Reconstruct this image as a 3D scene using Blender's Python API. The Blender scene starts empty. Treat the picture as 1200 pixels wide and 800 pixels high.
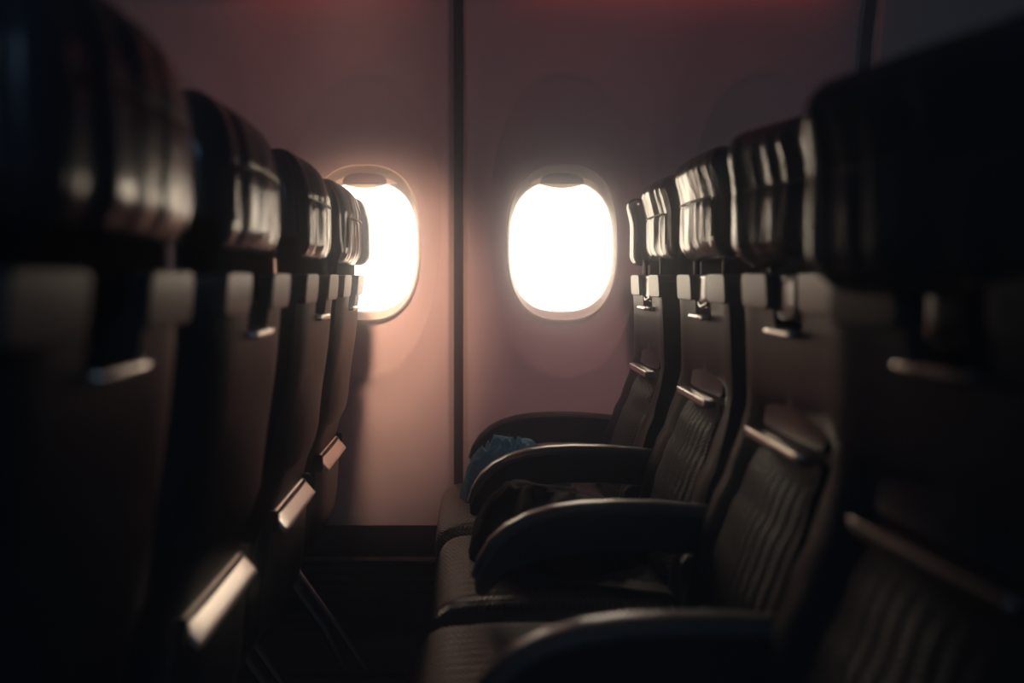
import bpy, bmesh, math, random
from mathutils import Vector, noise

random.seed(4)
S = bpy.context.scene
C = S.collection
PI = math.pi

# ------------------------------------------------------------------ camera
EYE = 0.98                      # eye height above the cabin floor
FPX = 1050.0
cam_d = bpy.data.cameras.new('camera')
cam = bpy.data.objects.new('camera', cam_d)
C.objects.link(cam)
cam.location = (0, 0, EYE)
cam.rotation_euler = (PI / 2, 0, 0)
cam_d.sensor_width = 36
cam_d.lens = FPX / 1200 * 36
cam_d.shift_x = 45 / 1200
cam_d.shift_y = -75 / 1200
cam_d.clip_start = 0.02
cam_d.dof.use_dof = True
cam_d.dof.focus_distance = 2.0
cam_d.dof.aperture_fstop = 1.7
S.camera = cam

S.view_settings.view_transform = 'Standard'
S.view_settings.look = 'None'
S.view_settings.gamma = 1
S.view_settings.use_curve_mapping = False
S.view_settings.exposure = 0.0
S.cycles.use_denoising = True
S.cycles.max_bounces = 8
S.cycles.volume_bounces = 1
S.cycles.sample_clamp_indirect = 6

# ------------------------------------------------------------------ sky
world = bpy.data.worlds.new('sky')
S.world = world
world.use_nodes = True
bg = world.node_tree.nodes['Background']
bg.inputs['Color'].default_value = (1.0, 0.84, 0.66, 1)
bg.inputs['Strength'].default_value = 5.2

WALL_Y = 2.42
WIN_X = [-1.932, -1.388, -0.844, -0.300, 0.244, 0.788, 1.332]
WIN_Z = 1.068                   # centre of the clear opening
SEAM_X = [-1.116, -0.042, 1.060]

def area(name, loc, size, size_y, power, col, target=None, rot=None, portal=False, spread=PI):
    d = bpy.data.lights.new(name, 'AREA')
    d.shape = 'RECTANGLE'; d.size = size; d.size_y = size_y
    d.energy = power; d.color = col; d.spread = spread
    if portal: d.cycles.is_portal = True
    o = bpy.data.objects.new(name, d); C.objects.link(o)
    o.location = loc
    if target is not None:
        o.rotation_euler = (Vector(target) - Vector(loc)).to_track_quat('-Z', 'Y').to_euler()
    if rot: o.rotation_euler = rot
    return o

for wx in WIN_X[3:6]:           # portals only guide the sampling of the sky through the panes
    area('window_portal', (wx, WALL_Y + 0.075, WIN_Z), 0.32, 0.42, 1, (1, 1, 1), target=(wx, 0, WIN_Z), portal=True)
# unseen fill lights added for the wall and the dark seats
area('wall_fill_light', (-0.55, 1.3, 2.02), .7, 0.25, .42, (1.0, 0.36, 0.28), target=(-0.35, 2.6, 1.2), spread=math.radians(95))  # added red fill for the upper left wall
area('cool_fill_light', (0.0, -1.3, 1.9), 2.4, 0.9, 9.0, (0.42, 0.66, 1.0), target=(0.0, 1.2, 0.7))  # added cool fill from behind the camera, lifts the blacks

def spot(name, loc, target, power, col, deg, blend=1.0, soft=0.05):
    d = bpy.data.lights.new(name, 'SPOT')
    d.energy = power; d.color = col; d.spot_size = math.radians(deg); d.spot_blend = blend
    d.shadow_soft_size = soft
    o = bpy.data.objects.new(name, d); C.objects.link(o)
    o.location = loc
    o.rotation_euler = (Vector(target) - Vector(loc)).to_track_quat('-Z', 'Y').to_euler()
    return o
spot('wall_fill_spot', (-.20, 1.50, 1.90), (-.30, WALL_Y, .93), 170, (1.0, 0.60, 0.44), 33)  # unseen spot added for the peach patch below the left window
spot('wall_fill_spot', (.30, 1.50, 1.90), (.24, WALL_Y, .72), 24, (1.0, 0.53, 0.56), 40)  # weaker added spot, brightens the wall below the centre window

# ------------------------------------------------------------------ materials
def mat(name, col, rough=0.5, metal=0.0, spec=0.5, bump=None, var=0.0, varscale=8, emit=None, estr=0, coat=0, sss=0):
    m = bpy.data.materials.new(name); m.use_nodes = True
    nt = m.node_tree; b = nt.nodes['Principled BSDF']
    b.inputs['Base Color'].default_value = (*col, 1)
    b.inputs['Roughness'].default_value = rough
    b.inputs['Metallic'].default_value = metal
    b.inputs['Specular IOR Level'].default_value = spec
    b.inputs['Coat Weight'].default_value = coat
    if sss:
        b.inputs['Subsurface Weight'].default_value = sss
        b.inputs['Subsurface Radius'].default_value = (1.0, .6, .35)
        b.inputs['Subsurface Scale'].default_value = 0.03
    tc = nt.nodes.new('ShaderNodeTexCoord')
    if var:
        n = nt.nodes.new('ShaderNodeTexNoise'); n.inputs['Scale'].default_value = varscale
        n.inputs['Detail'].default_value = 4
        nt.links.new(tc.outputs['Object'], n.inputs['Vector'])
        mp = nt.nodes.new('ShaderNodeMapRange')
        mp.inputs['To Min'].default_value = 1 - var; mp.inputs['To Max'].default_value = 1 + var
        nt.links.new(n.outputs['Fac'], mp.inputs['Value'])
        mx = nt.nodes.new('ShaderNodeMix'); mx.data_type = 'RGBA'; mx.blend_type = 'MULTIPLY'
        mx.inputs['Factor'].default_value = 1
        mx.inputs['A'].default_value = (*col, 1)
        nt.links.new(mp.outputs['Result'], mx.inputs['B'])
        nt.links.new(mx.outputs['Result'], b.inputs['Base Color'])
    if bump:
        kind, sc, st, dist = bump
        if kind == 'noise':
            t = nt.nodes.new('ShaderNodeTexNoise'); t.inputs['Detail'].default_value = 3
            t.inputs['Scale'].default_value = sc
            out = t.outputs['Fac']; nt.links.new(tc.outputs['Object'], t.inputs['Vector'])
        elif kind == 'crease':      # vertical soft folds of stretched leather
            mpn = nt.nodes.new('ShaderNodeMapping'); mpn.inputs['Scale'].default_value = (1.0, 1.0, 0.16)
            nt.links.new(tc.outputs['Object'], mpn.inputs['Vector'])
            t = nt.nodes.new('ShaderNodeTexNoise'); t.inputs['Scale'].default_value = sc
            t.inputs['Detail'].default_value = 2.5; t.inputs['Distortion'].default_value = 0.3
            nt.links.new(mpn.outputs['Vector'], t.inputs['Vector']); out = t.outputs['Fac']
        elif kind == 'weave':       # herringbone: sawtooth folded rows
            sp = nt.nodes.new('ShaderNodeSeparateXYZ'); nt.links.new(tc.outputs['Object'], sp.inputs[0])
            def M(op, a, b_=None):
                q = nt.nodes.new('ShaderNodeMath'); q.operation = op
                for i, v in enumerate((a, b_)):
                    if v is None: continue
                    if isinstance(v, (int, float)): q.inputs[i].default_value = v
                    else: nt.links.new(v, q.inputs[i])
                return q.outputs[0]
            zz = M('ADD', sp.outputs['Z'], sp.outputs['X'])
            tri = M('PINGPONG', M('MULTIPLY', sp.outputs['Y'], sc), 1.0)
            w = M('SINE', M('MULTIPLY', M('ADD', M('MULTIPLY', zz, sc * 1.3), M('MULTIPLY', tri, 1.1)), 6.28))
            out = w
        bp = nt.nodes.new('ShaderNodeBump'); bp.inputs['Strength'].default_value = st
        bp.inputs['Distance'].default_value = dist
        nt.links.new(out, bp.inputs['Height']); nt.links.new(bp.outputs['Normal'], b.inputs['Normal'])
    if emit:
        b.inputs['Emission Color'].default_value = (*emit, 1)
        b.inputs['Emission Strength'].default_value = estr
    return m

M_LEATHER = mat('black_leather', (.022, .027, .035), .20, spec=.5, bump=('crease', 42, .34, .008))
M_LEATHER_S = mat('black_leather_plain', (.010, .011, .014), .5, bump=('noise', 160, .15, .002))
M_SHELL = mat('grey_seat_shell', (.020, .024, .032), .38, spec=.10, var=.12, varscale=20)
M_SHCAP = mat('shoulder_cap_plastic', (.050, .051, .054), .32, spec=.22)
M_SHELL_D = mat('dark_seat_panel', (.018, .023, .031), .28, spec=.14)
M_WEAVE = mat('woven_black_fabric', (.014, .018, .025), .48, spec=.16, bump=('weave', 85, .7, .0022))
M_METAL = mat('brushed_aluminium', (.62, .58, .54), .24, metal=1)
M_BAR = mat('pale_satin_metal', (.88, .82, .76), .30, metal=1)
M_CUSH = mat('woven_seat_leather', (.026, .028, .032), .30, spec=.6, bump=('weave', 85, .6, .002))
M_CAP = mat('satin_armrest_edge', (.16, .165, .17), .28, metal=.6, spec=.6)
M_ARM = mat('armrest_plastic', (.011, .015, .021), .5, spec=.25)
M_BLACK = mat('black_plastic', (.005, .007, .011), .6, spec=.2)
M_MATT = mat('matt_black_felt', (.003, .003, .004), .95, spec=.02)
M_WALL = mat('sidewall_plastic', (.54, .44, .42), .55, spec=.35, var=.03, varscale=5, bump=('noise', 500, .05, .001))
M_FRAME = mat('window_surround', (.72, .66, .58), .40, spec=.4, sss=.5)
M_SHADE = mat('shade_plastic', (.62, .54, .47), .5, sss=.25)
M_SHUT = mat('closed_shade_plastic', (.55, .48, .45), .6)
M_GRIP = mat('shade_grip', (.12, .06, .06), .6)
M_SEAM = mat('seam_rubber', (.012, .014, .018), .6)
M_DADO = mat('dado_plastic', (.005, .005, .007), .5, spec=.3)
M_FLOOR = mat('cabin_carpet', (.012, .012, .016), .95, bump=('noise', 400, .5, .003), var=.3, varscale=60)
M_CEIL = mat('ceiling_plastic', (.10, .09, .09), .7)
M_LED = mat('red_mood_light', (.3, .02, .02), .5, emit=(1.0, .10, .07), estr=1.6)
M_BLUE = mat('teal_cotton', (.09, .30, .40), .8, bump=('noise', 22, .6, .01), var=.25, varscale=16)
M_JACKET = mat('dark_jacket_cloth', (.005, .005, .007), .8, spec=.2, bump=('noise', 90, .3, .003))
M_CORD = mat('pale_cord', (.30, .28, .28), .5)

m = bpy.data.materials.new('window_glass'); m.use_nodes = True
nt = m.node_tree; nt.nodes.remove(nt.nodes['Principled BSDF'])
tr = nt.nodes.new('ShaderNodeBsdfTransparent'); tr.inputs['Color'].default_value = (.97, .96, .94, 1)
gl = nt.nodes.new('ShaderNodeBsdfGlossy'); gl.inputs['Roughness'].default_value = .03
fr = nt.nodes.new('ShaderNodeFresnel'); fr.inputs['IOR'].default_value = 1.3
mx = nt.nodes.new('ShaderNodeMixShader')
nt.links.new(fr.outputs[0], mx.inputs[0]); nt.links.new(tr.outputs[0], mx.inputs[1]); nt.links.new(gl.outputs[0], mx.inputs[2])
nt.links.new(mx.outputs[0], nt.nodes['Material Output'].inputs['Surface'])
M_GLASS = m

# ------------------------------------------------------------------ helpers
def mesh_of(name, bm, m, smooth=True, angle=40):
    me = bpy.data.meshes.new(name)
    bmesh.ops.recalc_face_normals(bm, faces=bm.faces)
    if smooth:
        for f in bm.faces: f.smooth = True
        for e in bm.edges:
            if len(e.link_faces) == 2 and e.calc_face_angle(0) > math.radians(angle): e.smooth = False
    bm.to_mesh(me); bm.free()
    me.materials.append(m)
    return me

def obj(name, bm, m, parent=None, bevel=0, seg=2, smooth=True, angle=40, loc=None):
    o = bpy.data.objects.new(name, mesh_of(name, bm, m, smooth, angle))
    C.objects.link(o)
    if parent: o.parent = parent
    if loc: o.location = loc
    if bevel:
        md = o.modifiers.new('bevel', 'BEVEL'); md.width = bevel; md.segments = seg
        md.limit_method = 'ANGLE'; md.angle_limit = math.radians(38); md.harden_normals = False
    return o

def thing(name, loc, label=None, cat=None, group=None, kind=None):
    o = bpy.data.objects.new(name, None); C.objects.link(o); o.location = loc
    o.empty_display_size = .1
    tag(o, label, cat, group, kind)
    return o

def tag(o, label=None, cat=None, group=None, kind=None):
    if label: o['label'] = label
    if cat: o['category'] = cat
    if group: o['group'] = group
    if kind: o['kind'] = kind
    return o

def box(bm, x0, x1, y0, y1, z0, z1):
    r = bmesh.ops.create_cube(bm, size=1)
    for v in r['verts']:
        v.co = Vector((x0 + (v.co.x + .5) * (x1 - x0), y0 + (v.co.y + .5) * (y1 - y0), z0 + (v.co.z + .5) * (z1 - z0)))
    return r['verts']

def rbox(bm, c, size, r, n=10, fn=None):
    """soft rounded box, optionally deformed by fn(p) -> p  (p in box-centred coordinates)"""
    hx, hy, hz = (s / 2 for s in size)
    inner = Vector((max(hx - r, 0), max(hy - r, 0), max(hz - r, 0)))
    b = bmesh.new()
    bmesh.ops.create_cube(b, size=2)
    bmesh.ops.subdivide_edges(b, edges=b.edges[:], cuts=n, use_grid_fill=True)
    vs = {}
    for v in b.verts:
        p = v.co
        # denser near the rims
        q = Vector([math.copysign(abs(math.sin(a * PI / 2)), a) for a in p])
        full = Vector((q.x * hx, q.y * hy, q.z * hz))
        base = Vector([max(-inner[i], min(inner[i], full[i])) for i in range(3)])
        d = full - base
        # direction: outward component of cube face
        if d.length < 1e-9: d = q
        dd = Vector((d.x, d.y, d.z)); dd.normalize()
        rr = [min(r, hx), min(r, hy), min(r, hz)]
        out = base + Vector((dd.x * rr[0], dd.y * rr[1], dd.z * rr[2]))
        if fn: out = fn(out)
        vs[v.index] = bm.verts.new(out + Vector(c))
    for f in b.faces:
        bm.faces.new([vs[v.index] for v in f.verts])
    b.free()

def tube(bm, pts, r, seg=8, cap=True, flat=1.0):
    rings = []
    n = len(pts); pts = [Vector(p) for p in pts]
    for i, p in enumerate(pts):
        t = (pts[min(i + 1, n - 1)] - pts[max(i - 1, 0)]).normalized()
        up = Vector((0, 1, 0)) if abs(t.y) < .9 else Vector((1, 0, 0))
        a = t.cross(up).normalized(); b = t.cross(a).normalized()
        rad = r[i] if isinstance(r, (list, tuple)) else r
        rings.append([bm.verts.new(p + (a * math.cos(k * 2 * PI / seg) * flat + b * math.sin(k * 2 * PI / seg)) * rad) for k in range(seg)])
    for i in range(n - 1):
        for k in range(seg):
            bm.faces.new((rings[i][k], rings[i][(k + 1) % seg], rings[i + 1][(k + 1) % seg], rings[i + 1][k]))
    if cap:
        bm.faces.new(rings[0][::-1]); bm.faces.new(rings[-1])

def interp(tab, z):
    if z <= tab[0][0]: return tab[0][1]
    for (a, b), (c, d) in zip(tab, tab[1:]):
        if z <= c:
            t = (z - a) / (c - a); t = t * t * (3 - 2 * t) * .5 + t * .5
            return b + (d - b) * t
    return tab[-1][1]

# seat side profile in seat coordinates: the seat faces -X, z from the floor
XF = [(.30, -.10), (.50, -.090), (.60, -.066), (.66, -.045), (.70, -.025), (.77, -.002), (.80, .006), (.90, .004), (.985, .0)]
XR = [(.28, -.06), (.336, -.03), (.43, .015), (.57, .022), (.62, .036), (.70, .062), (.90, .085), (.985, .092)]

def round_poly(pts, rad, k=5):
    out = []
    n = len(pts)
    for i in range(n):
        p0, p1, p2 = (Vector((*pts[(i + j) % n][:2], 0)) for j in (-1, 0, 1))
        r = pts[i][2] if len(pts[i]) > 2 else rad
        a = (p0 - p1); b = (p2 - p1)
        r = min(r, a.length * .48, b.length * .48)
        if r < 1e-4: out.append((p1.x, p1.y)); continue
        A = p1 + a.normalized() * r; B = p1 + b.normalized() * r
        for j in range(k + 1):
            t = j / k
            q = A * (1 - t) ** 2 + p1 * 2 * t * (1 - t) + B * t * t
            out.append((q.x, q.y))
    return out

def slab(poly_yz, fx0, fx1, zcuts, ycuts=()):
    """prism over an outline in the Y-Z plane; front x = fx0(y,z), rear x = fx1(y,z)"""
    bm = bmesh.new()
    a = [bm.verts.new((0, y, z)) for y, z in poly_yz]
    f = bm.faces.new(a)
    r = bmesh.ops.extrude_face_region(bm, geom=[f])
    for v in r['geom']:
        if isinstance(v, bmesh.types.BMVert): v.co.x = 1
    for z in zcuts:
        bmesh.ops.bisect_plane(bm, geom=bm.verts[:] + bm.edges[:] + bm.faces[:], plane_co=(0, 0, z), plane_no=(0, 0, 1), dist=1e-5)
    for y in ycuts:
        bmesh.ops.bisect_plane(bm, geom=bm.verts[:] + bm.edges[:] + bm.faces[:], plane_co=(0, y, 0), plane_no=(0, 1, 0), dist=1e-5)
    for v in bm.verts:
        y, z = v.co.y, v.co.z
        a0, a1 = fx0(y, z), fx1(y, z)
        v.co.x = a0 + (a1 - a0) * v.co.x
    return bm

def frange(a, b, n): return [a + (b - a) * i / n for i in range(n + 1)]

# ------------------------------------------------------------------ cabin structure
def superell(a, hw, hh, n):
    c, s = math.cos(a), math.sin(a)
    r = (abs(c / hw) ** n + abs(s / hh) ** n) ** (-1 / n)
    return c * r, s * r

def sm(e0, e1, x):
    t = max(0, min(1, (x - e0) / (e1 - e0))); return t * t * (3 - 2 * t)

Z0, Z1 = 0.311, 1.775
FR_W, FR_H, FR_CZ = .152, .213, 1.075          # outer edge of the window surround

def wall_depth(dx, z):
    """recess (+ = away from the cabin) of the sidewall at dx from a window centre"""
    def on(cx, cz, hw, hh, n): return (abs((dx - cx) / hw) ** n + abs((z - cz) / hh) ** n) ** (1 / n)
    s2 = on(0, 1.14, .243, .562, 3.0)
    s1 = on(.006, 1.123, .203, .400, 2.2)
    s0 = on(0, FR_CZ, FR_W, FR_H, 2.5)
    d = .008 * (1 - sm(.80, 1.06, s2))
    if s1 < 1 and s0 >= 1:
        t = (1 - s1) / ((1 - s1) + (s0 - 1) * .8 + 1e-6)
        d += .004 + .042 * t
    elif s0 < 1: d += .046
    else: d += .004 * (1 - sm(1.0, 1.015, s1))
    # the sidewall leans into the cabin towards the top
    return d - .10 * sm(1.45, 1.95, z) ** 1.3

def cell(bm, cx, x0, x1):
    angs = set(i * 2 * PI / 96 for i in range(96))
    for X in (x0, x1):
        for Z in (Z0, Z1):
            angs.add(math.atan2(Z - FR_CZ, X - cx) % (2 * PI))
    angs = sorted(angs)
    ts = [0, .02, .05, .09, .13, .17, .21, .25, .29, .33, .37, .41, .45, .49, .53, .57, .61, .65, .69, .73, .77, .81, .85, .89, .93, .97, 1]
    rings = []
    for t in ts:
        ring = []
        for a in angs:
            c, s = math.cos(a), math.sin(a)
            ix, iz = superell(a, FR_W, FR_H, 2.5)
            L = []
            if c > 1e-6: L.append((x1 - cx) / c)
            if c < -1e-6: L.append((x0 - cx) / c)
            if s > 1e-6: L.append((Z1 - FR_CZ) / s)
            if s < -1e-6: L.append((Z0 - FR_CZ) / s)
            k = min(L)
            ox, oz = c * k, s * k
            x = ix + (ox - ix) * t; z = iz + (oz - iz) * t
            dd = wall_depth(x, FR_CZ + z)
            edge = max(sm(.022, 0, abs(cx + x - x0)) if abs(x0 - cx) != .272 else 0,
                       sm(.022, 0, abs(x1 - cx - x)) if abs(x1 - cx) != .272 else 0)
            ring.append(bm.verts.new((cx + x, WALL_Y + dd + edge * .02, FR_CZ + z)))
        rings.append(ring)
    n = len(angs)
    for i in range(len(ts) - 1):
        for k in range(n):
            bm.faces.new((rings[i][k], rings[i][(k + 1) % n], rings[i + 1][(k + 1) % n], rings[i + 1][k]))

# finer radial steps give the embossed ovals their edge
wall = thing('wall_back', (0, 0, 0), kind='structure')
wall['label'] = 'mauve aircraft sidewall with oval window recesses'
panels = [(-2.204, -1.128, (-1.932, -1.388)), (-1.104, -0.0495, (-.844, -.300)), (-.0335, 1.048, (.244, .788)), (1.072, 2.2, (1.332,))]
for x0, x1, wins in panels:
    bm = bmesh.new()
    for i, wx in enumerate(wins):
        a = x0 if i == 0 else (wins[i - 1] + wx) / 2
        b = x1 if i == len(wins) - 1 else (wx + wins[i + 1]) / 2
        cell(bm, wx, a, b)
    bmesh.ops.subdivide_edges(bm, edges=bm.edges[:], cuts=1, use_grid_fill=True)
    for v in bm.verts:          # re-evaluate the relief on the finer mesh
        wx = min(wins, key=lambda w: abs(w - v.co.x))
        e = 0
        if v.co.x - x0 < .022: e = sm(.022, 0, v.co.x - x0)
        if x1 - v.co.x < .022: e = max(e, sm(.022, 0, x1 - v.co.x))
        v.co.y = WALL_Y + wall_depth(v.co.x - wx, v.co.z) + e * .02
    bmesh.ops.remove_doubles(bm, verts=bm.verts, dist=1e-4)
    obj('sidewall_panel', bm, M_WALL, wall, angle=80)
for sx in (-1.116, -0.041, 1.060):
    bm = bmesh.new()
    vs = box(bm, sx - .0125, sx + .0125, WALL_Y + .004, WALL_Y + .06, Z0, Z1)
    bmesh.ops.bisect_plane(bm, geom=bm.verts[:] + bm.edges[:] + bm.faces[:], plane_co=(0, 0, 1.45), plane_no=(0, 0, 1))
    bmesh.ops.bisect_plane(bm, geom=bm.verts[:] + bm.edges[:] + bm.faces[:], plane_co=(0, 0, 1.62), plane_no=(0, 0, 1))
    for v in bm.verts:
        if v.co.y < WALL_Y + .03: v.co.y = WALL_Y + .012 + wall_depth(.5, v.co.z)
    obj('panel_seam', bm, M_SEAM, wall, smooth=False)
# outer skin with openings, blocks the sky except at the windows
bm = bmesh.new()
for wx in WIN_X:
    angs = [i * 2 * PI / 64 for i in range(64)]
    inn = [bm.verts.new((wx + superell(a, .150, .205, 2.6)[0], WALL_Y + .085, WIN_Z + superell(a, .150, .205, 2.6)[1])) for a in angs]
    out = [bm.verts.new((wx + superell(a, .2721, .32, 40)[0], WALL_Y + .085, WIN_Z + superell(a, .2721, .32, 40)[1])) for a in angs]
    for k in range(64):
        bm.faces.new((inn[k], inn[(k + 1) % 64], out[(k + 1) % 64], out[k]))
box(bm, -3.3, 2.5, WALL_Y + .084, WALL_Y + .12, -.02, WIN_Z - .315)
box(bm, -3.3, 2.5, WALL_Y + .084, WALL_Y + .12, WIN_Z + .315, 2.3)
box(bm, -3.3, -2.19, WALL_Y + .084, WALL_Y + .12, WIN_Z - .33, WIN_Z + .33)
box(bm, 1.59, 2.5, WALL_Y + .084, WALL_Y + .12, WIN_Z - .33, WIN_Z + .33)
obj('fuselage_skin', bm, M_BLACK, wall, smooth=False)

def build_window(i, wx):
    w = thing('window_%d' % i, (wx, WALL_Y, WIN_Z), kind='structure')
    bm = bmesh.new()
    N = 96
    # profile (t, hw, hh, cz offset, y): rolled lip, funnel to the pane
    cz = FR_CZ - WIN_Z
    prof = [(.154, .215, cz, .046), (.1535, .2145, cz, .036), (.1505, .2115, cz, .033), (.1485, .2085, cz - .001, .036),
            (.1475, .2065, cz - .002, .041), (.1455, .196, cz - .006, .050), (.144, .186, -.002, .060), (.143, .180, -.002, .068), (.143, .180, -.002, .083)]
    rings = []
    for hw, hh, c, y in prof:
        rings.append([bm.verts.new((superell(k * 2 * PI / N, hw, hh, 2.6)[0], y, c + superell(k * 2 * PI / N, hw, hh, 2.6)[1])) for k in range(N)])
    for a, b in zip(rings, rings[1:]):
        for k in range(N):
            bm.faces.new((a[k], a[(k + 1) % N], b[(k + 1) % N], b[k]))
    obj('window_frame', bm, M_FRAME, w, angle=60)
    bm = bmesh.new()
    ring = [bm.verts.new((superell(k * 2 * PI / 48, .149, .20, 2.6)[0], .078, superell(k * 2 * PI / 48, .149, .20, 2.6)[1])) for k in range(48)]
    bm.faces.new(ring)
    obj('pane', bm, M_GLASS, w, smooth=False)
    # the raised shade shows only its lower edge; unseen windows have theirs shut to keep light off the near seats
    low = 0 if 4 <= i <= 6 else .33
    bm = bmesh.new()
    top = []; bot = []
    K = 32
    for k in range(K + 1):
        x = -.125 + .25 * k / K
        zt = (1 - (abs(x) / .150) ** 2.6) ** (1 / 2.6) * .212 + cz
        zb = .165 - .010 * math.cos(min(1, abs(x) / .07) * PI / 2) if abs(x) < .07 else .165 + (abs(x) - .07) * .05
        zb = .170 - .012 * max(0, 1 - (x / .062) ** 2)
        top.append((x, max(zt, zb + .002))); bot.append((x, zb))
    bot_s = []
    if low:
        top = [(x, .21) for x in (-.149, .149)]; bot = [(x, -.21) for x in (-.149, .149)]
    outl = bot + top[::-1]
    f = bm.faces.new([bm.verts.new((x, .052, z)) for x, z in outl])
    r = bmesh.ops.extrude_face_region(bm, geom=[f])
    for v in r['geom']:
        if isinstance(v, bmesh.types.BMVert): v.co.y = .056
    for v in bm.verts:
        if low: v.co.y += .018
    sh = obj('window_shade', bm, M_SHUT if low else M_SHADE, w, smooth=False)
    bm = bmesh.new()
    pts = [(-.060, .170)]
    for k in range(17):
        a = PI - PI * k / 16
        pts.append((.060 * math.copysign(abs(math.cos(a)) ** .7, math.cos(a)), .174 + .026 * math.sin(a) ** .8))
    pts.append((.060, .170))
    f = bm.faces.new([bm.verts.new((x, .046, z)) for x, z in pts])
    r = bmesh.ops.extrude_face_region(bm, geom=[f])
    for v in r['geom']:
        if isinstance(v, bmesh.types.BMVert): v.co.y = .054
    g = obj('shade_grip', bm, M_GRIP, sh, bevel=.002, smooth=False)
    if low: g.location = (0, .018, -.33)
for i, wx in enumerate(WIN_X): build_window(i + 1, wx)

# dado with a thin ledge and air grille slats
dado = thing('baseboard_back', (0, WALL_Y, 0), kind='structure')
bm = bmesh.new(); box(bm, -2.3, 2.3, .010, .08, .222, Z0)
obj('dado_panel', bm, M_DADO, dado, bevel=.004, smooth=False)
bm = bmesh.new(); box(bm, -2.3, 2.3, -.004, .05, .215, .222)
obj('ledge_strip', bm, mat('ledge_plastic', (.11, .08, .075), .35), dado, bevel=.001, smooth=False)
bm = bmesh.new(); box(bm, -2.3, 2.3, .05, .08, 0, .216)
obj('grille_back', bm, M_BLACK, dado, smooth=False)
sl = None
for k in range(8):
    if sl is None:
        bm = bmesh.new()
        vs = box(bm, -2.3, 2.3, .012, .048, 0, .014)
        for v in vs:
            if v.co.y < .02: v.co.z -= .008
        sl = obj('grille_slat', bm, M_DADO, dado, smooth=False); o = sl
    else:
        o = sl.copy(); C.objects.link(o); o.parent = dado
    o.location = (0, 0, .012 + k * .0255)

bm = bmesh.new(); box(bm, -3.3, 2.5, -2.4, WALL_Y + .1, -.04, 0)
tag(obj('floor', bm, M_FLOOR, smooth=False), kind='structure')
bm = bmesh.new(); box(bm, -3.3, 2.5, -2.4, WALL_Y + .1, 2.15, 2.2)
tag(obj('ceiling', bm, M_CEIL, smooth=False), kind='structure')
bm = bmesh.new(); box(bm, -3.35, -3.3, -2.4, WALL_Y + .1, -.04, 2.2)
tag(obj('wall_left', bm, M_CEIL, smooth=False), kind='structure')
bm = bmesh.new(); box(bm, 2.5, 2.55, -2.4, WALL_Y + .1, -.04, 2.2)
tag(obj('wall_right', bm, M_CEIL, smooth=False), kind='structure')
bm = bmesh.new(); box(bm, -3.3, 2.5, -2.45, -2.4, -.04, 2.2)
tag(obj('wall_front', bm, M_CEIL, smooth=False), kind='structure')
# cove above the sidewall, closed to the ceiling
bm = bmesh.new()
box(bm, -3.3, 2.5, WALL_Y - .10, WALL_Y + .1, 1.79, 2.16)
tag(obj('trim_1', bm, M_CEIL, smooth=False), kind='structure')
bm = bmesh.new(); box(bm, -3.3, 2.5, WALL_Y - .145, WALL_Y - .130, 1.742, 2.16)
tag(obj('led_shield', bm, M_CEIL, bevel=.004, smooth=False), kind='structure')  # unseen board added to keep the red strip light off the seats
for (a, b) in ((-.62, -.14), (.10, .96)):
    bm = bmesh.new(); rbox(bm, ((a + b) / 2, WALL_Y - .105, 1.772), (b - a, .03, .022), .010, n=6)
    o = obj('mood_light_strip', bm, M_LED)
    tag(o, 'glowing red mood light strip above the ' + ('window nearest the left seat row' if a < 0 else 'windows behind the right seat row'), 'light', 'red mood lights along the top of the sidewall')

# ------------------------------------------------------------------ the seat
def fx(dz=0): return lambda y, z: interp(XF, z) + dz
def rx(dz=0): return lambda y, z: interp(XR, z) + dz

MESH = {}
def part(key, name, build, m, parent, **kw):
    """first call builds, later calls share the mesh"""
    if key in MESH:
        src = MESH[key]
        o = src.copy(); o.name = name; C.objects.link(o); o.parent = parent
        o.location = (0, 0, 0)
        return o
    o = obj(name, build(), m, parent, **kw)
    MESH[key] = o
    return o

def b_shell():
    t = .984
    sw, sb = .050, .905
    pts = [(-.200, .29, .03), (-.207, .50, .03), (-.200, .66, .05), (-.188, .72, .05), (-.171, .80, .05), (-.165, t, .016),
           (-sw - .004, t, .012), (-sw, sb, .016), (sw, sb, .016), (sw + .004, t, .012),
           (.165, t, .016), (.171, .80, .05), (.188, .72, .05), (.200, .66, .05), (.207, .50, .03), (.200, .29, .03)]
    poly = round_poly(pts, .02)
    def f0(y, z):
        x = interp(XF, z)
        # side bolsters stand forward of the middle
        k = sm(.10, .16, abs(y)); low = 1 - sm(.77, .82, z)
        x += (1 - k) * (.020 * low + .004)
        x += .020 * sm(.12, .24, abs(y)) ** 2
        return x
    def f1(y, z):
        x = interp(XR, z)
        return x - .030 * sm(.10, .23, abs(y)) ** 1.5
    return slab(poly, f0, f1, frange(.31, .97, 26), [-.19, -.165, -.145, -.125, -.10, -.07, -.03, 0, .03, .07, .10, .125, .145, .165, .19])

def b_upper_panel():
    poly = round_poly([(-.105, .782), (-.108, .875), (.108, .875), (.105, .782)], .012)
    return slab(poly, lambda y, z: interp(XF, z) + .004 - .006 * math.cos(y * 12) + .006, lambda y, z: interp(XF, z) + .03, frange(.79, .87, 5), frange(-.09, .09, 8))

def b_trim():
    bm = bmesh.new()
    rbox(bm, (-.007, 0, .772), (.022, .200, .014), .003, n=6)
    return bm

def b_lumbar():
    poly = round_poly([(-.135, .47), (-.128, .62), (-.104, .765), (.104, .765), (.128, .62), (.135, .47)], .02)
    def f0(y, z): return interp(XF, z) + .020 - .020 * math.cos(min(1, abs(y) / .14) * PI / 2) ** .6 * (1 - sm(.72, .775, z) * .7)
    return slab(poly, f0, lambda y, z: interp(XF, z) + .05, frange(.48, .76, 16), frange(-.12, .12, 12))

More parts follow.
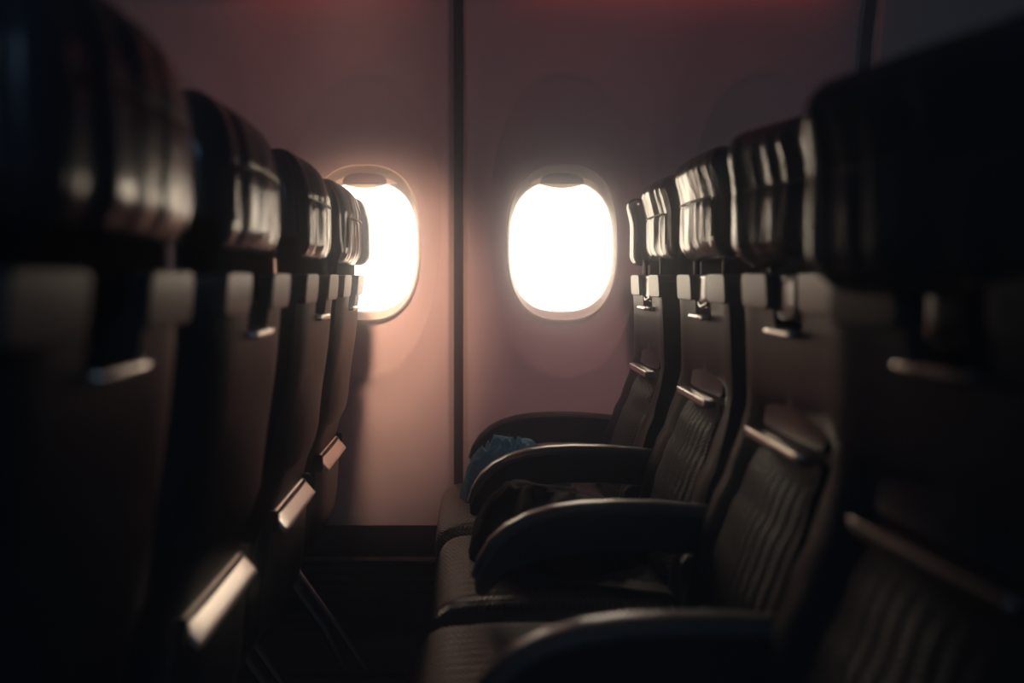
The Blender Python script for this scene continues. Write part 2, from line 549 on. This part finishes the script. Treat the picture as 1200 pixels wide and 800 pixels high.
def b_head(seed, bow=1.0):
    def build():
        bm = bmesh.new()
        def fn(p):
            y, z = p.y, p.z
            yy = y / .155; zz = z / .093
            x = p.x
            front = x < 0
            side = max(-1, min(1, -p.x / .03))
            # bowed in plan, rolled top that leans forward, folds in the leather
            x += .016 * bow * yy * yy * p.x / -.043
            x -= .016 * sm(.1, 1, zz)
            fold = noise.noise(Vector((y * 34 + seed * 7.3, z * 4.0, seed))) * .0060
            fold += noise.noise(Vector((y * 75 + seed * 3.1, z * 7.0, seed + 9))) * .0022
            x += fold * (1 - abs(zz) ** 4) * side
            # panel seam groove across the pad
            g = math.exp(-((z - .010) / .007) ** 2) * .0022
            x += g * (1 - sm(.09, .14, abs(y))) * (1 if front else -1)
            w = 1 - .07 * sm(.2, 1, zz) - .03 * sm(-.6, -1, zz)
            return Vector((x, y * w, z))
        rbox(bm, (0, 0, 0), (.086, .31, .186), .040, n=44, fn=fn)
        return bm
    return build

def b_seam(front):
    def build():
        bm = bmesh.new()
        sg = -1 if front else 1
        def X(y): return sg * (.0445 - .016 * (y / .155) ** 2) - (.0 if front else .0)
        pts = [(X(-.112), -.112, -.055)] + [(X(-.112), -.112, -.055 + .013 * k) for k in (1, 2, 3, 4)]
        pts += [(X(y), y, .010) for y in frange(-.108, .112, 16)]
        tube(bm, pts, .0016, 6)
        return bm
    return build

def b_post():
    bm = bmesh.new()
    tube(bm, [(0, 0, 0), (0, 0, .05)], .0055, 10)
    return bm

def b_slotplate():
    bm = bmesh.new()
    box(bm, .044, .050, -.053, .053, .900, .980)
    return bm

def b_latch():
    bm = bmesh.new()
    rbox(bm, (.015, 0, .911), (.050, .094, .010), .005, n=4)
    return bm

def b_carriage():
    bm = bmesh.new()
    rbox(bm, (.02, 0, .955), (.026, .070, .060), .008, n=4)
    tube(bm, [(.008, -.03, .935), (.004, 0, .928), (.008, .03, .935)], .0035, 8)
    return bm

def b_cushion():
    bm = bmesh.new()
    def fn(p):
        z = p.z
        if p.z > 0: z += .012 * math.cos(min(1, abs(p.y) / .21) * PI / 2) - .012 * sm(-.05, -.25, p.x)
        x = p.x + (.03 * sm(0, -.06, p.z) if p.x < -.1 else 0)
        return Vector((x, p.y, z))
    rbox(bm, (-.265, 0, .412), (.40, .435, .135), .045, n=22, fn=fn)
    return bm

def b_piping():
    bm = bmesh.new()
    pts = [(-.09, 0, .458), (-.24, -.002, .458), (-.38, -.002, .452), (-.435, 0, .432), (-.460, .001, .405), (-.458, .001, .375)]
    tube(bm, pts, .0025, 6)
    return bm

def b_pan():
    bm = bmesh.new()
    rbox(bm, (-.25, 0, .335), (.36, .40, .05), .015, n=4)
    return bm

def b_rail():
    bm = bmesh.new(); tube(bm, [(0, -.21, .315), (0, .21, .315)], .022, 12); return bm

def b_strut():
    bm = bmesh.new(); tube(bm, [(-.08, 0, .37), (.10, 0, .12), (.17, 0, .014)], .008, 8); return bm

def b_strut2():
    bm = bmesh.new(); tube(bm, [(-.115, 0, .37), (.065, 0, .12), (.12, 0, .014)], .011, 8); return bm

def b_leg():
    bm = bmesh.new(); tube(bm, [(-.35, 0, .31), (-.375, 0, .14), (-.395, 0, .012)], .016, 8); return bm

def b_foot():
    bm = bmesh.new(); box(bm, -.42, .19, -.015, .015, 0.0, .014); return bm

def arm_profile():
    # top edge (x,z) of the armrest blade from the seatback to the drooping tip
    T = [(-.02, .632), (-.08, .638), (-.15, .6425), (-.22, .6435), (-.28, .641), (-.33, .635), (-.375, .624), (-.410, .608), (-.438, .587), (-.458, .560), (-.468, .535)]
    B = [(-.466, .515), (-.450, .512), (-.430, .532), (-.39, .555), (-.33, .570), (-.24, .578), (-.15, .578), (-.07, .574), (-.01, .568)]
    k = .84
    return [(x * k, z - .003) for x, z in T], [(x * k, z - .003) for x, z in B]

def b_arm():
    T, B = arm_profile()
    bm = bmesh.new()
    f = bm.faces.new([bm.verts.new((x, -.017, z - .004)) for x, z in T + B])
    r = bmesh.ops.extrude_face_region(bm, geom=[f])
    for v in r['geom']:
        if isinstance(v, bmesh.types.BMVert): v.co.y = .017
    return bm

def b_cap():
    T, _ = arm_profile()
    P = []
    for i in range(len(T) - 1):
        for k in range(3):
            t = k / 3; P.append((T[i][0] * (1 - t) + T[i + 1][0] * t, T[i][1] * (1 - t) + T[i + 1][1] * t))
    P.append(T[-1])
    bm = bmesh.new(); rings = []
    prof = [(-.020, -.010), (-.022, -.003), (-.018, .0025), (-.009, .0050), (0, .0055), (.009, .0050), (.018, .0025), (.022, -.003), (.020, -.010)]
    for i, (x, z) in enumerate(P):
        a = P[max(i - 1, 0)]; b = P[min(i + 1, len(P) - 1)]
        t = Vector((b[0] - a[0], 0, b[1] - a[1])).normalized(); n = Vector((t.z, 0, -t.x))
        if n.z < 0 and i < len(P) - 6: n = -n
        if n.x > 0 and i >= len(P) - 6: n = -n
        w = 1 if i < len(P) - 3 else .8
        rings.append([bm.verts.new(Vector((x, py * w, z)) + n * pz) for py, pz in prof])
    for a, b in zip(rings, rings[1:]):
        for k in range(len(prof) - 1):
            bm.faces.new((a[k], a[k + 1], b[k + 1], b[k]))
        bm.faces.new((a[-1], a[0], b[0], b[-1]))
    bm.faces.new(rings[0]); bm.faces.new(rings[-1][::-1])
    return bm

def b_under():
    # spar below the armrest blade, down to the seat pan
    bm = bmesh.new()
    pts = [(-.16, .345), (-.04, .33), (-.01, .40), (-.02, .56), (-.09, .565), (-.075, .48), (-.10, .41)]
    pts = round_poly(pts, .03, 3)
    f = bm.faces.new([bm.verts.new((x, -.010, z)) for x, z in pts])
    r = bmesh.ops.extrude_face_region(bm, geom=[f])
    for v in r['geom']:
        if isinstance(v, bmesh.types.BMVert): v.co.y = .010
    return bm

def b_tray():
    poly = round_poly([(-.135, .665), (-.140, .868), (.140, .868), (.135, .665)], .025)
    return slab(poly, rx(-.012), lambda y, z: interp(XR, z) - .004 + .011 * sm(.87, .74, z) * (1 - (abs(y) / .14) ** 3), frange(.68, .86, 8), frange(-.12, .12, 6))

def b_rearlip():
    bm = bmesh.new(); rbox(bm, (.080, 0, .911), (.036, .094, .010), .005, n=4); return bm

def b_skirt():
    bm = bmesh.new(); rbox(bm, (.058, 0, .998), (.034, .318, .100), .010, n=5); return bm

def b_capcol():
    poly = round_poly([(-.056, .938), (-.055, .9855), (.052, .9855), (.054, .938)], .012)
    return slab(poly, lambda y, z: interp(XF, z) - .003, lambda y, z: interp(XR, z) + .003, frange(.945, .98, 3))

def b_pocket():
    poly = round_poly([(-.165, .38), (-.172, .50), (-.150, .60), (.150, .60), (.172, .50), (.165, .38)], .035)
    def f1(y, z):
        b = .018 * sm(.35, .47, z) * (1 - .75 * sm(.55, .61, z))
        return interp(XR, z) + b * (1 - (abs(y) / .175) ** 4) + .004
    return slab(poly, rx(-.03), f1, frange(.39, .595, 12), frange(-.15, .15, 12))

def b_pbar():
    bm = bmesh.new()
    def fn(p):
        # broad flat faced bar tipped to face up and back
        a = math.radians(40)
        return Vector((p.x * math.cos(a) - p.z * math.sin(a), p.y, p.x * math.sin(a) + p.z * math.cos(a)))
    rbox(bm, (.041, 0, .585), (.010, .255, .040), .004, n=6, fn=lambda p: fn(p) )
    return bm

def b_pknob():
    bm = bmesh.new()
    rbox(bm, (.030, 0, .590), (.030, .016, .036), .007, n=4)
    return bm

def b_belt():
    bm = bmesh.new()
    pts = [(-.05, -.17, .475), (-.10, -.16, .489), (-.17, -.14, .491), (-.24, -.12, .491), (-.29, -.115, .490)]
    rings = []
    for x, y, z in pts:
        rings.append([bm.verts.new((x - .002, y + .022, z)), bm.verts.new((x + .002, y - .022, z)), bm.verts.new((x + .002, y - .022, z + .003)), bm.verts.new((x - .002, y + .022, z + .003))])
    for a, b in zip(rings, rings[1:]):
        for k in range(4): bm.faces.new((a[k], a[(k + 1) % 4], b[(k + 1) % 4], b[k]))
    bm.faces.new(rings[0]); bm.faces.new(rings[-1][::-1])
    return bm

def b_buckle():
    bm = bmesh.new()
    rbox(bm, (-.305, -.115, .494), (.05, .044, .014), .005, n=4)
    return bm

def b_wing():
    bm = bmesh.new()
    def fn(p):
        x = p.x - .014 * sm(.1, 1, p.z / .085)
        x += noise.noise(Vector((p.y * 60, p.z * 6, 2))) * .002
        return Vector((x, p.y * (1 - .12 * sm(.2, 1, p.z / .085)), p.z))
    rbox(bm, (0, 0, 0), (.055, .085, .166), .026, n=16, fn=fn)
    return bm

GROUP_R = 'airline seats of the right row'
GROUP_L = 'airline seats of the left row'

def make_seat(x0, y0, label, group, head=(0, 0, 0), seed=1, wall_arm=False, wing=None, belt=False, turn=0, bow=1.0, yaw=0):
    s = thing('airline_seat', (x0, y0, 0), label, 'seat', group)
    s.rotation_euler.z = math.radians(yaw)
    part('shell', 'back_shell', b_shell, M_SHELL, s, bevel=.006, seg=3, angle=35)
    part('upper', 'front_panel', b_upper_panel, M_SHELL_D, s, bevel=.003)
    part('trim', 'trim_bar', b_trim, M_METAL, s)
    part('lumbar', 'lumbar_cushion', b_lumbar, M_WEAVE, s, bevel=.006, seg=3)
    h = part('head%d' % seed, 'headrest', b_head(seed, bow), M_LEATHER, s, angle=75)
    h.location = (head[0], head[1], 1.098 + head[2]); h.rotation_euler.z = math.radians(turn)
    part('seamf', 'headrest_seam', b_seam(True), M_LEATHER_S, h)
    part('seamr', 'headrest_seam', b_seam(False), M_LEATHER_S, h)
    for sy in (-.105, .105):
        p = part('post', 'headrest_post', b_post, mat_br, s); p.location = (.020, sy * .9, .972)
    part('plate', 'slot_plate', b_slotplate, M_BLACK, s, smooth=False)
    c = part('carriage', 'headrest_bracket', b_carriage, mat_br, s)
    part('latch', 'slot_lip', b_latch, M_METAL, s)
    cu = part('cushion', 'seat_cushion', b_cushion, M_CUSH, s, angle=75)
    for sy in (-1, 1):
        p = part('piping', 'cushion_piping', b_piping, M_SHELL, cu); p.location = (0, sy * .207, 0)
    part('pan', 'seat_pan', b_pan, M_BLACK, s)
    for rx_ in (-.36, -.12):
        r_ = part('rail', 'seat_rail', b_rail, M_BLACK, s); r_.location = (rx_, 0, 0)
    for key, bf, mm in (('leg', b_leg, M_CAP), ('strut', b_strut, M_METAL), ('strut2', b_strut2, M_METAL)):
        l = part(key, 'leg', bf, mm, s); l.location = (0 if key == 'leg' else -.075, .187, 0)
    l = part('foot', 'floor_rail', b_foot, M_BLACK, s, smooth=False); l.location = (0, .187, 0)
    a = part('arm', 'armrest', b_arm, M_ARM, s, bevel=.004); a.location = (0, -.222, 0)
    part('cap', 'armrest_cap', b_cap, M_CAP, a)
    u = part('under', 'arm_spar', b_under, M_ARM, s, bevel=.003); u.location = (0, -.222, 0)
    if wall_arm:
        a = part('arm', 'armrest', b_arm, M_ARM, s); a.location = (0, .213, 0)
        part('capw', 'armrest_cap', b_cap, M_ARM, a)
    part('tray', 'tray_table', b_tray, M_SHELL, s, bevel=.004)
    part('rlip', 'slot_lip', b_rearlip, M_METAL, s)
    part('skirt', 'headrest_skirt', b_skirt, M_MATT, s)
    for sy in (-1, 1):
        q = part('capcol%d' % sy, 'shoulder_cap', b_capcol, M_SHCAP, s, bevel=.006, seg=3, angle=35); q.location = (0, sy * .110, 0)
    pk = part('pocket', 'seat_pocket', b_pocket, M_SHELL_D, s, bevel=.008, seg=3)
    part('pbar', 'pocket_bar', b_pbar, M_BAR, pk)
    for sy in (-1, 1):
        p = part('pknob', 'pocket_hinge', b_pknob, M_BLACK, pk); p.location = (0, sy * .139, 0)
    if belt:
        b = part('belt', 'seat_belt', b_belt, M_ARM, s)
        part('buckle', 'belt_buckle', b_buckle, M_SHELL, b)
    if wing:
        w = part('wing', 'headrest_wing', b_wing, M_LEATHER, s, angle=75)
        w.location = wing
    return s
mat_br = mat('bracket_metal', (.05, .05, .055), .2, metal=.8)

CY = [2.02, 1.57, 1.115, .66, .20]
right = [
    (.385, dict(head=(.060, 0, .008), seed=1, wall_arm=True, wing=(.033, .197, -.004 + 1.095)),
     'airline seat next to the wall in the right row, blue cloth on its cushion'),
    (.395, dict(head=(.028, 0, .004), seed=2, belt=True), 'black airline seat second from the wall in the right row, dark jacket on it'),
    (.384, dict(head=(.038, 0, -.012), seed=3, turn=14, bow=.3), 'black airline seat third from the wall in the right row, empty cushion'),
    (.342, dict(head=(.018, 0, -.040), seed=4, turn=8, bow=.2, yaw=5), 'blurred black airline seat fourth from the wall in the right row'),
    (.330, dict(head=(.02, .0, -.03), seed=5, turn=12, bow=.1, yaw=5), 'nearest, darkest airline seat at the right edge of the photo'),
]
for (x, kw, lab), y in zip(right, CY): make_seat(x, y, lab, GROUP_R, **kw)
left = [
    (-.361, dict(head=(.058, 0, 0), seed=6, wall_arm=True, wing=(.078, .180, 1.092)), 'farthest airline seat of the left row, against the window, seen from behind'),
    (-.355, dict(head=(.051, 0, 0), seed=7), 'airline seat of the left row second from the wall, seen from behind'),
    (-.355, dict(head=(.052, 0, 0), seed=8), 'airline seat of the left row third from the wall, blurred, with bright pocket bar'),
    (-.351, dict(head=(.071, 0, 0), seed=9), 'large blurred airline seat of the left row, fourth from the wall'),
    (-.349, dict(head=(.049, 0, 0), seed=10), 'nearest, nearly black airline seat at the left edge of the photo'),
]
for (x, kw, lab), y in zip(left, CY): make_seat(x, y, lab, GROUP_L, **kw)

# ------------------------------------------------------------------ things on the seats
def cloth(name, cx, cy, z0, hx, hy, hfun, m, seed, parent=None, n=56, amp=.02, fr=14):
    """crumpled heap: closed mesh, top displaced by ridged noise"""
    bm = bmesh.new()
    top = {}; bot = {}
    for i in range(n + 1):
        for j in range(n + 1):
            u = -1 + 2 * i / n; v = -1 + 2 * j / n
            # disc mapping with a ragged outline
            a = u * math.sqrt(1 - v * v / 2); b = v * math.sqrt(1 - u * u / 2)
            rr = math.hypot(a, b); th = math.atan2(b, a)
            k = 1 + .16 * noise.noise(Vector((math.cos(th) * 2, math.sin(th) * 2, seed))) + .05 * noise.noise(Vector((math.cos(th) * 6, math.sin(th) * 6, seed)))
            x = a * hx * k; y = b * hy * k
            e = max(0, 1 - rr ** 3.2)
            p = Vector((x * fr, y * fr, seed))
            w = p + 1.2 * Vector((noise.noise(p), noise.noise(p + Vector((9, 0, 0))), 0))
            ridge = 1 - abs(noise.noise(w)) * 2.2
            ridge2 = 1 - abs(noise.noise(w * 2.3 + Vector((3, 1, 4)))) * 2
            h = hfun(a, b) * e ** .5 + amp * (ridge - .6) * e ** .4 + amp * .4 * ridge2 * e
            h = max(h, .004)
            xx = x + .012 * noise.noise(w * 1.3) * e; yy = y + .012 * noise.noise(w * 1.3 + Vector((0, 5, 0))) * e
            top[i, j] = bm.verts.new((cx + xx, cy + yy, z0 + h))
            bot[i, j] = top[i, j] if i in (0, n) or j in (0, n) else None
    for i in range(n):
        for j in range(n):
            bm.faces.new((top[i, j], top[i + 1, j], top[i + 1, j + 1], top[i, j + 1]))
    rim = [top[i, 0] for i in range(n)] + [top[n, j] for j in range(n)] + [top[i, n] for i in range(n, 0, -1)] + [top[0, j] for j in range(n, 0, -1)]
    low = [bm.verts.new((v.co.x, v.co.y, z0 - .001)) for v in rim]
    for k in range(len(rim)):
        bm.faces.new((rim[k], rim[(k + 1) % len(rim)], low[(k + 1) % len(rim)], low[k]))
    bm.faces.new(low[::-1])
    return obj(name, bm, m, parent, angle=120)

SEAT_Z = .488
o = cloth('blue_cloth', .095, 2.03, SEAT_Z, .13, .12, lambda a, b: .090 - .03 * a, M_BLUE, 3.3, amp=.060, fr=19)
tag(o, 'crumpled teal blue cloth lying on the front of the wall-side right seat', 'cloth')
t = thing('dark_jacket', (.150, 1.60, SEAT_Z), 'crumpled black jacket lying across the second right seat between two armrests', 'jacket')
cloth('jacket_body', 0, 0, 0, .160, .125, lambda a, b: .085 - .035 * a, M_JACKET, 7.7, t, amp=.045, fr=8)
cloth('jacket_lining', .15, .04, .02, .07, .06, lambda a, b: .035, M_BLUE, 1.2, t, n=24, amp=.012, fr=25)
bm = bmesh.new()
pts = [(-.02 + .02 * k, -.02 - .008 * k, .115 + .012 * math.sin(k * .45) - .003 * k) for k in range(11)]
tube(bm, pts, .0012, 6)
obj('drawstring', bm, M_CORD, t)

# ------------------------------------------------------------------ thin scatter volume added to imitate lens bloom round the panes
BLOOM_DENSITY = 0.088
if BLOOM_DENSITY:
    bm = bmesh.new(); box(bm, -3.2, 2.4, -2.3, WALL_Y + .07, .01, 2.1)
    hz = obj('bloom_volume', bm, mat('tmp', (0, 0, 0)), smooth=False)
    tag(hz, 'thin scatter volume added to imitate lens bloom round the windows', 'haze', kind='stuff')
    mh = bpy.data.materials.new('haze'); mh.use_nodes = True; nt = mh.node_tree
    nt.nodes.remove(nt.nodes['Principled BSDF'])
    vs = nt.nodes.new('ShaderNodeVolumeScatter')
    vs.inputs['Color'].default_value = (1, .95, .86, 1)
    vs.inputs['Density'].default_value = BLOOM_DENSITY
    vs.inputs['Anisotropy'].default_value = .981
    v2 = nt.nodes.new('ShaderNodeVolumeScatter')
    v2.inputs['Color'].default_value = (.30, .55, 1, 1); v2.inputs['Density'].default_value = .05  # bluish scatter added to lift the blacks
    ad = nt.nodes.new('ShaderNodeAddShader')
    nt.links.new(vs.outputs[0], ad.inputs[0]); nt.links.new(v2.outputs[0], ad.inputs[1])
    nt.links.new(ad.outputs[0], nt.nodes['Material Output'].inputs['Volume'])
    hz.data.materials.clear(); hz.data.materials.append(mh)
